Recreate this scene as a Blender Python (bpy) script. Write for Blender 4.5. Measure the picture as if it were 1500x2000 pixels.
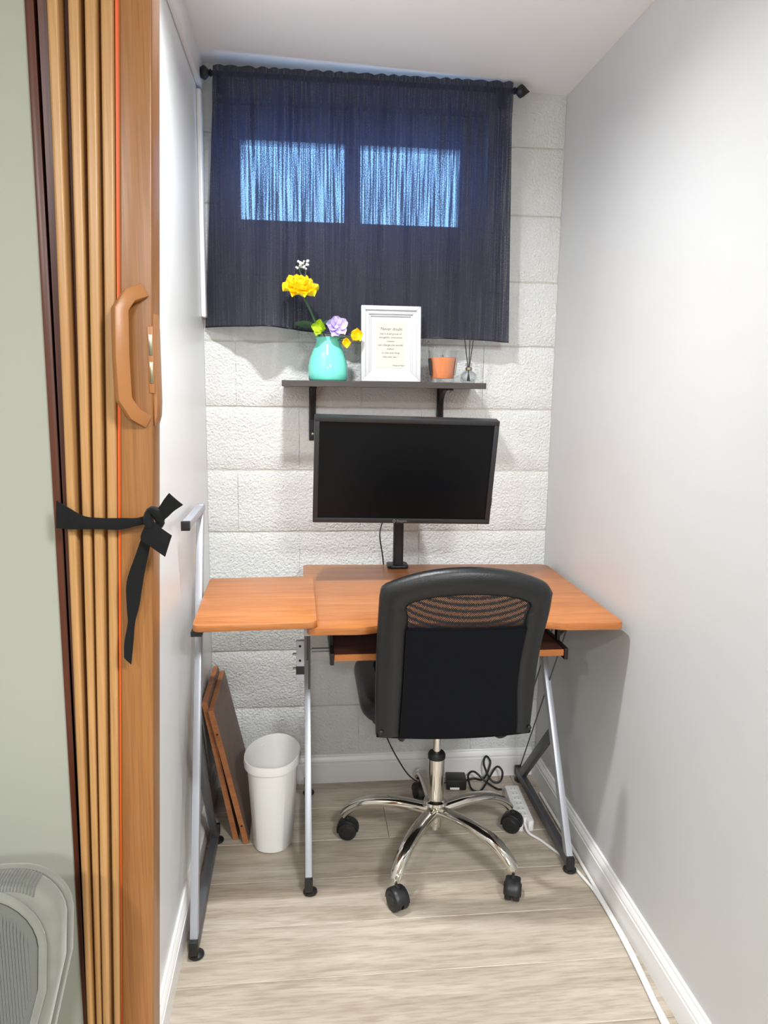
import bpy, bmesh, math, random
from mathutils import Vector, Matrix, noise
random.seed(7)
for o in list(bpy.data.objects): bpy.data.objects.remove(o)
S = bpy.context.scene
COL = S.collection
R = math.radians

# ------------------------------------------------------------------ camera
cam = bpy.data.cameras.new('camera'); camo = bpy.data.objects.new('camera', cam); COL.objects.link(camo)
_d = Vector((590-750, 755-1000, 1474)).normalized()          # depth direction of the nook in camera axes (x right, y down, z forward)
_v = Vector((623-750, 9950-1000, 1474)); _v = (_v - _d*_v.dot(_d)).normalized()
_u = -_v; _x = _d.cross(_u)
if _x.x < 0: _x = -_x
Rm = Matrix((_x, _d, _u))                                    # world <- camera
camo.matrix_world = Matrix.Translation((0, 0, 1.356)) @ (Rm @ Matrix(((1,0,0),(0,-1,0),(0,0,-1)))).to_4x4()
cam.sensor_fit = 'VERTICAL'; cam.sensor_height = 36; cam.lens = 36*1474/2000; cam.clip_start = .02
S.camera = camo

# ------------------------------------------------------------------ world, lights, exposure
w = bpy.data.worlds.new('sky'); S.world = w; w.use_nodes = True
w.node_tree.nodes['Background'].inputs[0].default_value = (.30, .58, 1.0, 1)
w.node_tree.nodes['Background'].inputs[1].default_value = 7.0
S.view_settings.view_transform = 'Standard'; S.view_settings.look = 'None'
S.cycles.max_bounces = 16; S.cycles.diffuse_bounces = 10; S.cycles.transparent_max_bounces = 16
S.view_settings.exposure = 0.0; S.view_settings.gamma = 1.0; S.view_settings.use_curve_mapping = False
NOOK_LIGHT = (-.03, 1.50, 2.262); NOOK_W = 23
ROOM_LIGHTS = [((-1.15, -.9, 2.262), 44, .09), ((.80, -.5, 2.262), 76, .24), ((-.1, -1.9, 2.262), 76, .24)]   # position, watts, radius; the last two are unseen fill added for the nook

# ------------------------------------------------------------------ materials
def lin(c):
    return tuple(((v/255)/12.92 if v/255 <= .04045 else ((v/255+.055)/1.055)**2.4) for v in c)
def mat(name, col, rough=.5, metal=0., spec=.5, bump=0., bscale=50., bdetail=3., stretch=(1,1,1), var=0., vscale=8., vcol=None, coat=0., sheen=0., bdist=.004):
    m = bpy.data.materials.new(name); m.use_nodes = True
    nt = m.node_tree; N = nt.nodes; L = nt.links; b = N['Principled BSDF']
    c = lin(col)+(1,)
    b.inputs['Base Color'].default_value = c; b.inputs['Roughness'].default_value = rough
    b.inputs['Metallic'].default_value = metal; b.inputs['Specular IOR Level'].default_value = spec
    b.inputs['Coat Weight'].default_value = coat; b.inputs['Sheen Weight'].default_value = sheen
    tc = N.new('ShaderNodeTexCoord'); mp = N.new('ShaderNodeMapping'); mp.inputs['Scale'].default_value = stretch
    L.new(tc.outputs['Object'], mp.inputs['Vector'])
    if var or vcol:
        n = N.new('ShaderNodeTexNoise'); n.inputs['Scale'].default_value = vscale; n.inputs['Detail'].default_value = 4
        L.new(mp.outputs[0], n.inputs['Vector'])
        r = N.new('ShaderNodeValToRGB'); r.color_ramp.elements[0].position = .35; r.color_ramp.elements[1].position = .65
        r.color_ramp.elements[0].color = c
        r.color_ramp.elements[1].color = (lin(vcol)+(1,)) if vcol else tuple(min(1, v*(1-var)) for v in c[:3])+(1,)
        L.new(n.outputs['Fac'], r.inputs['Fac']); L.new(r.outputs[0], b.inputs['Base Color'])
    if bump:
        n2 = N.new('ShaderNodeTexNoise'); n2.inputs['Scale'].default_value = bscale; n2.inputs['Detail'].default_value = bdetail
        L.new(mp.outputs[0], n2.inputs['Vector'])
        bu = N.new('ShaderNodeBump'); bu.inputs['Strength'].default_value = bump; bu.inputs['Distance'].default_value = bdist
        L.new(n2.outputs['Fac'], bu.inputs['Height']); L.new(bu.outputs[0], b.inputs['Normal'])
    return m
def wood(name, ca, cb, scale=(2, 40, 40), rough=.35, fine=.35, rand=0., coat=0.):
    """streaky grain; small scale component = grain direction"""
    m = bpy.data.materials.new(name); m.use_nodes = True
    nt = m.node_tree; N = nt.nodes; L = nt.links; b = N['Principled BSDF']
    b.inputs['Roughness'].default_value = rough; b.inputs['Coat Weight'].default_value = coat
    tc = N.new('ShaderNodeTexCoord'); mp = N.new('ShaderNodeMapping'); mp.inputs['Scale'].default_value = scale
    src = tc.outputs['Object']
    if rand:
        oi = N.new('ShaderNodeObjectInfo'); vm = N.new('ShaderNodeVectorMath'); vm.operation = 'MULTIPLY_ADD'
        cx = N.new('ShaderNodeCombineXYZ')
        for i in range(3): L.new(oi.outputs['Random'], cx.inputs[i])
        L.new(cx.outputs[0], vm.inputs[0]); vm.inputs[1].default_value = (9, 5, 3); L.new(src, vm.inputs[2]); src = vm.outputs[0]
    L.new(src, mp.inputs['Vector'])
    n = N.new('ShaderNodeTexNoise'); n.inputs['Scale'].default_value = 1; n.inputs['Detail'].default_value = 6; n.inputs['Roughness'].default_value = .62; n.inputs['Distortion'].default_value = .6
    L.new(mp.outputs[0], n.inputs['Vector'])
    r = N.new('ShaderNodeValToRGB'); e = r.color_ramp.elements
    e[0].position = .32; e[1].position = .68; e[0].color = lin(ca)+(1,); e[1].color = lin(cb)+(1,)
    L.new(n.outputs['Fac'], r.inputs['Fac'])
    n2 = N.new('ShaderNodeTexNoise'); n2.inputs['Scale'].default_value = 7; n2.inputs['Detail'].default_value = 2
    L.new(mp.outputs[0], n2.inputs['Vector'])
    mx = N.new('ShaderNodeMix'); mx.data_type = 'RGBA'; mx.blend_type = 'MULTIPLY'; mx.inputs['Factor'].default_value = fine
    L.new(r.outputs[0], mx.inputs[6])
    r2 = N.new('ShaderNodeValToRGB'); r2.color_ramp.elements[0].position = .36; r2.color_ramp.elements[0].color = (.55, .5, .45, 1); r2.color_ramp.elements[1].position = .55
    L.new(n2.outputs['Fac'], r2.inputs['Fac']); L.new(r2.outputs[0], mx.inputs[7])
    out = mx.outputs[2]
    if rand:
        hs = N.new('ShaderNodeHueSaturation'); mr = N.new('ShaderNodeMapRange')
        mr.inputs[3].default_value = 1-rand; mr.inputs[4].default_value = 1+rand*.6
        L.new(oi.outputs['Random'], mr.inputs[0]); L.new(mr.outputs[0], hs.inputs['Value']); L.new(out, hs.inputs['Color']); out = hs.outputs[0]
    L.new(out, b.inputs['Base Color'])
    bu = N.new('ShaderNodeBump'); bu.inputs['Strength'].default_value = .08; bu.inputs['Distance'].default_value = .002
    L.new(n2.outputs['Fac'], bu.inputs['Height']); L.new(bu.outputs[0], b.inputs['Normal'])
    return m
def glassy(name, tint, gloss=.08):
    m = bpy.data.materials.new(name); m.use_nodes = True
    nt = m.node_tree; N = nt.nodes; L = nt.links; N.remove(N['Principled BSDF'])
    t = N.new('ShaderNodeBsdfTransparent'); t.inputs[0].default_value = tint+(1,)
    g = N.new('ShaderNodeBsdfGlossy'); g.inputs['Roughness'].default_value = .03
    f = N.new('ShaderNodeLayerWeight'); f.inputs[0].default_value = .12
    a = N.new('ShaderNodeMath'); a.operation = 'ADD'; a.inputs[1].default_value = gloss; a.use_clamp = True
    L.new(f.outputs[1], a.inputs[0])
    x = N.new('ShaderNodeMixShader'); L.new(a.outputs[0], x.inputs[0]); L.new(t.outputs[0], x.inputs[1]); L.new(g.outputs[0], x.inputs[2])
    L.new(x.outputs[0], N['Material Output'].inputs[0])
    return m
def emit(name, col, s):
    m = bpy.data.materials.new(name); m.use_nodes = True
    b = m.node_tree.nodes['Principled BSDF']; b.inputs['Emission Color'].default_value = col+(1,); b.inputs['Emission Strength'].default_value = s
    return m

MAT = dict(
    wall=mat('smooth_wall_paint', (201, 202, 203), .42, bump=.05, bscale=14, var=.03, vscale=3),
    wall_gloss=mat('semi_gloss_wall_paint', (230, 232, 233), .3, bump=.10, bscale=7, var=.03, vscale=3),
    outer=mat('beige_wall_paint', (157, 159, 148), .6, bump=.05, bscale=30),
    ceil=mat('ceiling_paint', (240, 240, 241), .8, bump=.03, bscale=60),
    block=mat('painted_block', (224, 226, 225), .5, bump=1., bdist=.006, bscale=150, bdetail=5, var=.03, vscale=30),
    mortar=mat('painted_mortar', (196, 195, 188), .7, bump=.8, bscale=150),
    trimw=mat('white_trim_paint', (238, 238, 238), .3),
    plank=wood('floor_oak', (196, 186, 172), (163, 150, 133), (2.2, 22, 22), .42, .36, rand=.06),
    under=mat('floor_underlay', (150, 136, 118), .8, var=.2),
    desk=wood('desk_laminate', (190, 124, 70), (166, 99, 50), (2.2, 34, 34), .36, .32, coat=.05),
    deskedge=wood('desk_edge', (190, 120, 62), (166, 98, 48), (4, 30, 30), .4, .2),
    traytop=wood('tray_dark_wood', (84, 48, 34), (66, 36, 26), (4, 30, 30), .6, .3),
    board=mat('board_face', (126, 104, 92), .6, var=.15, vscale=20),
    boardedge=wood('board_edge', (178, 116, 72), (152, 94, 56), (6, 20, 20), .5, .3),
    acc=wood('door_vinyl_oak', (190, 147, 97), (174, 130, 80), (60, 60, 1.6), .36, .25),
    lead=wood('door_post_oak', (157, 107, 60), (138, 90, 47), (70, 70, 1.4), .34, .35),
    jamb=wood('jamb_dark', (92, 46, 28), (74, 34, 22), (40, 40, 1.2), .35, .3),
    orange=mat('orange_hinge', (226, 96, 28), .35),
    handle=mat('tan_plastic', (166, 112, 66), .38, bump=.03, bscale=200),
    nickel=mat('nickel', (170, 165, 140), .3, 1.),
    ribbon=mat('black_velvet', (15, 16, 18), .85, spec=.25, bump=.15, bscale=300, sheen=.05),
    silver=mat('silver_powdercoat', (176, 180, 188), .38, .35, bump=.02, bscale=400),
    darkgrey=mat('dark_grey_metal', (92, 94, 98), .45, .3),
    rod=mat('thin_steel_rod', (120, 120, 118), .35, .8),
    black=mat('black_plastic', (24, 25, 27), .45),
    blackm=mat('black_metal', (18, 19, 26), .4, .1),
    screen=mat('screen_glass', (4, 7, 12), .36, spec=.22),
    bezel=mat('bezel_plastic', (38, 40, 43), .4, bump=.03, bscale=600),
    logo=mat('logo_grey', (130, 128, 130), .4),
    shelf=wood('shelf_dark_wood', (72, 66, 62), (58, 52, 50), (3, 40, 40), .5, .3),
    chrome=mat('chrome', (225, 222, 215), .08, 1.),
    leather=mat('black_faux_leather', (18, 20, 22), .42, bump=.12, bscale=260, bdetail=2),
    seatm=mat('black_seat_fabric', (11, 13, 19), .85, spec=.15, bump=.15, bscale=420),
    bin=mat('white_plastic', (242, 242, 240), .4),
    vase=mat('turquoise_glaze', (118, 222, 204), .12, coat=.4),
    stem=mat('stem_green', (70, 104, 74), .6), leaf=mat('leaf_green', (54, 88, 60), .55, var=.2, vscale=60),
    yellow=mat('yellow_petal', (255, 236, 44), .6, vcol=(255, 216, 20), vscale=40),
    lime=mat('lime_petal', (190, 214, 40), .6, vcol=(150, 186, 30), vscale=60),
    purple=mat('purple_petal', (150, 118, 226), .6, vcol=(226, 220, 240), vscale=45),
    white=mat('white_petal', (238, 240, 234), .6),
    framew=mat('white_frame', (196, 197, 200), .4), paper=mat('cream_paper', (200, 201, 187), .8), ink=mat('print_ink', (84, 88, 82), .8),
    wax=mat('orange_wax', (238, 146, 92), .4, var=.06, vscale=30),
    glass=glassy('clear_glass', (.985, .99, .99), .02), pane=glassy('window_glass', (.93, .96, 1.0), 0.),
    bottle=glassy('bottle_glass', (.93, .95, .955), .06),
    label=mat('print_dark', (60, 60, 58), .6),
    strip=mat('white_strip_plastic', (226, 226, 224), .4), slot=mat('outlet_slot', (150, 150, 148), .6),
    velvet=mat('grey_velvet', (120, 121, 112), .9, bump=.1, bscale=60, var=.12, vscale=26, sheen=.5),
    cord=mat('grey_corduroy', (94, 96, 90), .9, bump=.1, bscale=300, sheen=.4),
    woodleg=wood('chair_leg_wood', (90, 66, 48), (70, 50, 36), (20, 20, 2)),
    hole=mat('drill_hole', (30, 22, 18), .8),
    lens=emit('lamp_lens', (1, .97, .92), 6),
)
# curtain: dark crinkled cloth, thin enough that window light comes through the gaps of the weave
def curtain_mat():
    m = bpy.data.materials.new('crinkled_dark_voile'); m.use_nodes = True
    nt = m.node_tree; N = nt.nodes; L = nt.links; b = N['Principled BSDF']
    b.inputs['Base Color'].default_value = lin((60, 61, 73))+(1,); b.inputs['Roughness'].default_value = .6; b.inputs['Specular IOR Level'].default_value = .08; b.inputs['Sheen Weight'].default_value = 0
    tc = N.new('ShaderNodeTexCoord')
    def nz(sc, scale, det):
        mp = N.new('ShaderNodeMapping'); mp.inputs['Scale'].default_value = sc; L.new(tc.outputs['Object'], mp.inputs['Vector'])
        n = N.new('ShaderNodeTexNoise'); n.inputs['Scale'].default_value = scale; n.inputs['Detail'].default_value = det; L.new(mp.outputs[0], n.inputs['Vector']); return n
    n1 = nz((175, 0, 4), 1, 2); n2 = nz((420, 0, 420), 1, 1)
    add = N.new('ShaderNodeMath'); add.operation = 'MULTIPLY_ADD'; add.inputs[1].default_value = .70; L.new(n2.outputs['Fac'], add.inputs[0]); L.new(n1.outputs['Fac'], add.inputs[2])
    mr = N.new('ShaderNodeMapRange'); mr.inputs[1].default_value = .78; mr.inputs[2].default_value = .96; mr.inputs[3].default_value = .006; mr.inputs[4].default_value = .21
    L.new(add.outputs[0], mr.inputs[0])
    tl = N.new('ShaderNodeBsdfTranslucent'); tl.inputs[0].default_value = (.05, .06, .12, 1)
    tr = N.new('ShaderNodeBsdfTransparent')
    a = N.new('ShaderNodeMixShader'); a.inputs[0].default_value = .35; L.new(b.outputs[0], a.inputs[1]); L.new(tl.outputs[0], a.inputs[2])
    x = N.new('ShaderNodeMixShader'); L.new(mr.outputs[0], x.inputs[0]); L.new(a.outputs[0], x.inputs[1]); L.new(tr.outputs[0], x.inputs[2])
    bu = N.new('ShaderNodeBump'); bu.inputs['Strength'].default_value = .6; bu.inputs['Distance'].default_value = .002
    L.new(n1.outputs['Fac'], bu.inputs['Height']); L.new(bu.outputs[0], b.inputs['Normal'])
    L.new(x.outputs[0], N['Material Output'].inputs[0]); return m
MAT['curtain'] = curtain_mat()
def mesh_mat():
    m = bpy.data.materials.new('black_open_mesh'); m.use_nodes = True
    nt = m.node_tree; N = nt.nodes; L = nt.links; b = N['Principled BSDF']
    b.inputs['Base Color'].default_value = lin((20, 22, 28))+(1,); b.inputs['Roughness'].default_value = .6
    tc = N.new('ShaderNodeTexCoord'); mp = N.new('ShaderNodeMapping'); mp.inputs['Scale'].default_value = (420, 420, 420); mp.inputs['Rotation'].default_value = (0, R(45), 0)
    L.new(tc.outputs['Object'], mp.inputs['Vector'])
    v = N.new('ShaderNodeTexVoronoi'); v.inputs['Scale'].default_value = .7; v.inputs['Randomness'].default_value = .15; L.new(mp.outputs[0], v.inputs['Vector'])
    mr = N.new('ShaderNodeMapRange'); mr.inputs[1].default_value = .30; mr.inputs[2].default_value = .42; mr.inputs[3].default_value = .55; mr.inputs[4].default_value = 0
    L.new(v.outputs['Distance'], mr.inputs[0])
    tr = N.new('ShaderNodeBsdfTransparent'); x = N.new('ShaderNodeMixShader')
    L.new(mr.outputs[0], x.inputs[0]); L.new(b.outputs[0], x.inputs[1]); L.new(tr.outputs[0], x.inputs[2]); L.new(x.outputs[0], N['Material Output'].inputs[0])
    return m
MAT['mesh'] = mesh_mat()

# ------------------------------------------------------------------ mesh helpers
class MB:
    def __init__(s): s.bm = bmesh.new()
    def v(s, p): return s.bm.verts.new(p)
    def f(s, vs):
        try: return s.bm.faces.new(vs)
        except ValueError: return None
    def box(s, a, b, rot=None, piv=None):
        (x0, y0, z0), (x1, y1, z1) = a, b
        P = [Vector(p) for p in ((x0,y0,z0),(x1,y0,z0),(x1,y1,z0),(x0,y1,z0),(x0,y0,z1),(x1,y0,z1),(x1,y1,z1),(x0,y1,z1))]
        if rot is not None:
            c = Vector(piv) if piv is not None else (Vector(a)+Vector(b))/2
            P = [c + rot @ (p-c) for p in P]
        return s.hexa(P)
    def hexa(s, P):
        V = [s.v(p) for p in P]
        for q in ((0,3,2,1),(4,5,6,7),(0,1,5,4),(1,2,6,5),(2,3,7,6),(3,0,4,7)): s.f([V[i] for i in q])
        return s
    def prism(s, pts, off):
        off = Vector(off); A = [s.v(p) for p in pts]; B = [s.v(Vector(p)+off) for p in pts]; n = len(pts)
        s.f(A[::-1]); s.f(B)
        for i in range(n): s.f([A[i], A[(i+1) % n], B[(i+1) % n], B[i]])
        return s
    def rings(s, rings, closed=False, caps=True):
        V = [[s.v(p) for p in r] for r in rings]; n = len(V[0]); m = len(V)
        for i in range(m if closed else m-1):
            a, b = V[i], V[(i+1) % m]
            for j in range(n): s.f([a[j], a[(j+1) % n], b[(j+1) % n], b[j]])
        if caps and not closed: s.f(V[0][::-1]); s.f(V[-1])
        return s
    def tube(s, pts, r, n=10, closed=False, flat=1.0, up=None, square=False):
        pts = [Vector(p) for p in pts]; m = len(pts); rs = r if isinstance(r, (list, tuple)) else [r]*m
        out = []; prev = None
        for i, p in enumerate(pts):
            if closed: t = pts[(i+1) % m]-pts[i-1]
            else: t = pts[min(i+1, m-1)]-pts[max(i-1, 0)]
            t.normalize()
            if prev is None:
                u = Vector(up) if up is not None else (Vector((0,0,1)) if abs(t.z) < .9 else Vector((1,0,0)))
            else: u = prev
            u = (u - t*u.dot(t)).normalized(); prev = u; w_ = t.cross(u)
            ring = []
            for k in range(n):
                a = 2*math.pi*k/n + (math.pi/4 if square else 0)
                ca, sa = math.cos(a), math.sin(a)
                if not square and flat != 1:
                    ca = math.copysign(abs(ca)**.7, ca); sa = math.copysign(abs(sa)**.7, sa)
                ring.append(p + w_*(ca*rs[i]) + u*(sa*rs[i]*flat))
            out.append(ring)
        return s.rings(out, closed)
    def bar(s, a, b, wx, wy, up=(1,0,0)):
        """rectangular bar from a to b; wx along up, wy across"""
        a, b = Vector(a), Vector(b); t = (b-a).normalized(); u = Vector(up); u = (u-t*u.dot(t)).normalized(); w_ = t.cross(u)
        P = []
        for p in (a, b):
            for i, j in ((-1,-1),(1,-1),(1,1),(-1,1)): P.append(p+u*(i*wx/2)+w_*(j*wy/2))
        return s.hexa(P)
    def lathe(s, prof, c, n=28, cap=True, xs=1., ys=1.):
        c = Vector(c)
        rr = [[c+Vector((r*math.cos(2*math.pi*k/n)*xs, r*math.sin(2*math.pi*k/n)*ys, z)) for k in range(n)] for r, z in prof]
        return s.rings(rr, False, cap)
    def axis_lathe(s, prof, c, ax, n=20):
        c = Vector(c); ax = Vector(ax).normalized(); u = ax.orthogonal().normalized(); w_ = ax.cross(u)
        rr = [[c+ax*h+(u*math.cos(2*math.pi*k/n)+w_*math.sin(2*math.pi*k/n))*r for k in range(n)] for r, h in prof]
        return s.rings(rr)
    def grid(s, fn, nu, nv, thick=0):
        V = [[s.v(fn(i/nu, j/nv)) for i in range(nu+1)] for j in range(nv+1)]
        for j in range(nv):
            for i in range(nu): s.f([V[j][i], V[j][i+1], V[j+1][i+1], V[j+1][i]])
        return s
WO = {}
def link(name, mb, m, parent=None, bevel=0, seg=2, smooth=35, solid=0):
    bm = mb.bm
    bmesh.ops.recalc_face_normals(bm, faces=bm.faces)
    if bevel:
        es = [e for e in bm.edges if len(e.link_faces) == 2 and e.calc_face_angle(0) > .6]
        bmesh.ops.bevel(bm, geom=es, offset=bevel, segments=seg, affect='EDGES', profile=.5, clamp_overlap=True)
    if solid:
        bmesh.ops.solidify(bm, geom=bm.faces, thickness=solid)
        bmesh.ops.recalc_face_normals(bm, faces=bm.faces)
    off = WO.get(parent.name, Vector()) if parent else Vector()
    if off.length: bmesh.ops.translate(bm, verts=bm.verts, vec=-off)
    me = bpy.data.meshes.new(name); bm.to_mesh(me); bm.free()
    if smooth:
        me.shade_smooth(); me.set_sharp_from_angle(angle=R(smooth))
    o = bpy.data.objects.new(name, me); COL.objects.link(o)
    me.materials.append(MAT[m])
    if parent: o.parent = parent; WO[o.name] = off
    return o
def thing(name, loc, label, cat, group=None):
    o = bpy.data.objects.new(name, None); COL.objects.link(o); o.location = loc; o.empty_display_size = .05
    WO[o.name] = Vector(loc); o['label'] = label; o['category'] = cat
    if group: o['group'] = group
    return o
def tag(o, label, cat, group=None):
    o['label'] = label; o['category'] = cat
    if group: o['group'] = group
    return o
def struct(o, label=None, cat=None):
    o['kind'] = 'structure'
    if label: o['label'] = label
    if cat: o['category'] = cat
    return o
def bez(pts, n=8):
    """Catmull-Rom through pts"""
    P = [Vector(p) for p in pts]; P = [P[0]*2-P[1]]+P+[P[-1]*2-P[-2]]; out = []
    for i in range(1, len(P)-2):
        for k in range(n):
            t = k/n; a, b, c, d = P[i-1:i+3]
            out.append(.5*((2*b)+(c-a)*t+(2*a-5*b+4*c-d)*t*t+(3*b-a-3*c+d)*t**3))
    out.append(P[-2]); return out
def rrect(x0, x1, y0, y1, r, n=5):
    pts = []
    rr = r if isinstance(r, (list, tuple)) else [r]*4
    for (cx, cy, a0), q in zip(((x1, y1, 0), (x0, y1, 90), (x0, y0, 180), (x1, y0, 270)), rr):
        sx = -1 if cx == x1 else 1; sy = -1 if cy == y1 else 1
        for k in range(n+1):
            a = R(a0+90*k/n); pts.append((cx+sx*q+q*math.cos(a), cy+sy*q+q*math.sin(a)))
    return pts

# ------------------------------------------------------------------ the setting
XL, XR, YB, ZC = -.303, .823, 2.45, 2.272
def cz(x): return 2.285-.031*x               # underside of the ceiling, a little lower at the right
YO = 1.02                                     # room-side face of the wall with the doorway
# floor: planks across the nook, plain board beyond the frame
fl = struct(link('floor', MB().box((-2.2, -3.0, -.06), (2.4, 2.8, -.004)), 'under'), 'light oak plank floor', 'floor')
pw = .18; row = 0; y = 1.02-4*pw
while y < YB:
    x = -2.0 + (row*.47) % 1.22
    xs = [XL] if y >= YO else [-1.6]
    lim = XR if y >= YO else 1.6
    while x < lim:
        if x > xs[0]+.05 and (y < YO or y > 2.09): xs.append(x)
        x += 1.22
    xs.append(lim)
    for a, b in zip(xs, xs[1:]):
        link('plank', MB().box((a+.0006, y+.0006, -.01), (b-.0006, min(y+pw, YB)-.0006, 0)), 'plank', fl, bevel=.0012, seg=1, smooth=0)
    y += pw; row += 1
struct(link('ceiling', MB().hexa([Vector((x, y, cz(x)+h)) for h in (0, .1) for x, y in ((-2.2, -3.0), (2.4, -3.0), (2.4, 2.8), (-2.2, 2.8))]), 'ceil'), 'smooth white ceiling', 'ceiling')
struct(link('wall_left', MB().box((XL-.12, YO+.10, 0), (XL, YB+.1, ZC+.12)), 'wall_gloss'), 'glossy white painted left wall of the nook', 'wall')
struct(link('wall_right', MB().box((XR, YO, 0), (XR+.12, YB+.1, ZC+.12)), 'wall'), 'smooth light grey right wall of the nook', 'wall')
struct(link('wall_front', MB().box((-2.2, YO, 0), (-.325, YO+.10, ZC+.12)), 'outer'), 'beige wall left of the folded accordion door', 'wall')
struct(link('wall_front_right', MB().box((XR+.12, YO, 0), (2.4, YO+.10, ZC+.12)), 'outer'))
struct(link('wall_room_left', MB().box((-2.2, -3.0, 0), (-2.1, YO, ZC+.12)), 'outer'))
struct(link('wall_room_right', MB().box((2.3, -3.0, 0), (2.4, YO, ZC+.12)), 'outer'))
struct(link('wall_room_back', MB().box((-2.2, -3.0, 0), (2.4, -2.9, ZC+.12)), 'outer'))
# back wall of painted concrete blocks with an opening for the window
wx0, wx1, wz0, wz1 = -.25, .57, 1.697, 2.200
wbm = MB()
for a, b in (((XL-.1, 0), (XR+.1, wz0)), ((XL-.1, wz1), (XR+.1, ZC+.06)), ((XL-.1, wz0), (wx0, wz1)), ((wx1, wz0), (XR+.1, wz1))):
    wbm.box((a[0], YB+.0065, a[1]), (b[0], YB+.20, b[1]))
wb = struct(link('wall_back', wbm, 'mortar', smooth=0), 'white painted concrete block wall with window', 'wall')
def block(x0, x1, z0, z1):
    seed = random.random()*50; dy = random.uniform(-.0012, .0012); nu = max(2, int((x1-x0)/.02)); nv = max(2, int((z1-z0)/.025))
    def nz(x, z, k, sc): return noise.noise(Vector((x*sc+seed, z*sc, k)))
    m = MB(); g = .0030
    def fn(u, v):
        x = x0+.0005+(x1-x0-.001)*u; z = z0+g+(z1-z0-2*g)*v
        eu = min(u, 1-u)*(x1-x0); ev = min(v, 1-v)*(z1-z0)
        if u in (0, 1) and x0 > XL+.001 and x1 < XR-.001: x += nz(x0, z, 1, 40)*.0016
        if v in (0, 1): z += nz(x, z0, 2, 26)*.0026
        edge = .0050 if v in (0, 1) else (.0012 if u in (0, 1) else 0)
        return (x, YB+dy+edge+nz(x, z, 3, 22)*.0010+nz(x, z, 4, 60)*.0006, z)
    m.grid(fn, nu, nv)
    es = [e for e in m.bm.edges if len(e.link_faces) == 1]
    ret = bmesh.ops.extrude_edge_only(m.bm, edges=es)
    for vv in [q for q in ret['geom'] if isinstance(q, bmesh.types.BMVert)]: vv.co.y = YB+.008
    link('concrete_block', m, 'block', wb, smooth=60)
zs = [.0, .073]; z = .073
while z+.203 < ZC: z += .203; zs.append(z)
zs.append(ZC+.05)
for k, (za, zb) in enumerate(zip(zs, zs[1:])):
    off = -.01 if k % 2 == 0 else .19
    xs = [XL]; x = off-.397*2
    while x < XR-.04:
        if x > XL+.04: xs.append(x)
        x += .397
    xs.append(XR)
    for a, b in zip(xs, xs[1:]):
        if zb > wz0+.01 and za < wz1-.01:                      # rows cut by the window opening
            zz0, zz1 = za, zb
            if a < wx0: block(a, min(b, wx0), za, zb)
            if b > wx1: block(max(a, wx1), b, za, zb)
            if zb > wz1+.02 and b > wx0 and a < wx1: block(max(a, wx0), min(b, wx1), wz1, zb)
        else: block(a, b, za, zb)
# window behind the curtain
win = struct(bpy.data.objects.new('window_1', None)); COL.objects.link(win); win.location = (.16, YB+.08, wz0); WO['window_1'] = Vector(win.location)
win['label'] = 'two-pane white window glowing blue behind the dark curtain'; win['category'] = 'window'
yf0, yf1 = YB+.05, YB+.11
p1 = (-.187, .135); p2 = (.184, .50); pz = (1.868, 2.100)
for nm, a, b in (('frame_sill', (wx0, wz0), (wx1, pz[0])), ('frame_head', (wx0, pz[1]), (wx1, wz1)), ('frame_jamb', (wx0, pz[0]), (p1[0], pz[1])),
                 ('frame_jamb', (p2[1], pz[0]), (wx1, pz[1])), ('mullion', (p1[1], pz[0]), (p2[0], pz[1]))):
    link(nm, MB().box((a[0], yf0, a[1]), (b[0], yf1, b[1])), 'trimw', win, bevel=.003)
for q in (p1, p2):
    link('pane', MB().box((q[0], yf0+.028, pz[0]), (q[1], yf0+.032, pz[1])), 'pane', win)
# casings and trims
struct(link('trim_1', MB().box((XL, 1.13, 2.215), (XL+.016, YB-.006, cz(XL)+.004)), 'trimw', bevel=.004), 'white strip along the left wall and ceiling', 'trim')
struct(link('trim_2', MB().box((XL, YB-.05, 1.56), (XL+.014, YB-.006, 2.205)), 'trimw', bevel=.004), 'white corner strip beside the curtain', 'trim')
struct(link('trim_3', MB().box((wx1, YB-.02, 1.66), (wx1+.075, YB+.004, 2.20)), 'trimw', bevel=.003), 'white casing at the right side of the window', 'trim')
def baseb(name, a, b, nrm, h, label):
    """baseboard with an ogee top, swept from a to b (x,y), nrm pointing into the room"""
    prof = [(0, 0), (.014, 0), (.014, h*.68), (.0115, h*.70), (.0115, h*.74), (.013, h*.78), (.0105, h*.86), (.006, h*.93), (.006, h*.97), (.004, h), (0, h)]
    m = MB(); n = Vector((nrm[0], nrm[1], 0))
    m.rings([[Vector((p[0], p[1], 0))+n*d+Vector((0, 0, zz)) for d, zz in prof] for p in (a, b)])
    return struct(link(name, m, 'trimw', smooth=20), label, 'baseboard')
baseb('baseboard_right', (XR, YO), (XR, YB), (-1, 0), .09, 'white moulded baseboard along the right wall')
baseb('baseboard_left', (XL, YO+.1), (XL, YB), (1, 0), .09, 'white moulded baseboard along the left wall')
baseb('baseboard_back', (XL+.014, YB), (XR-.014, YB), (0, -1), .10, 'white baseboard under the block wall')
baseb('baseboard_room', (-2.1, YO), (-.325, YO), (0, -1), .09, 'white baseboard of the beige wall')

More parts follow.
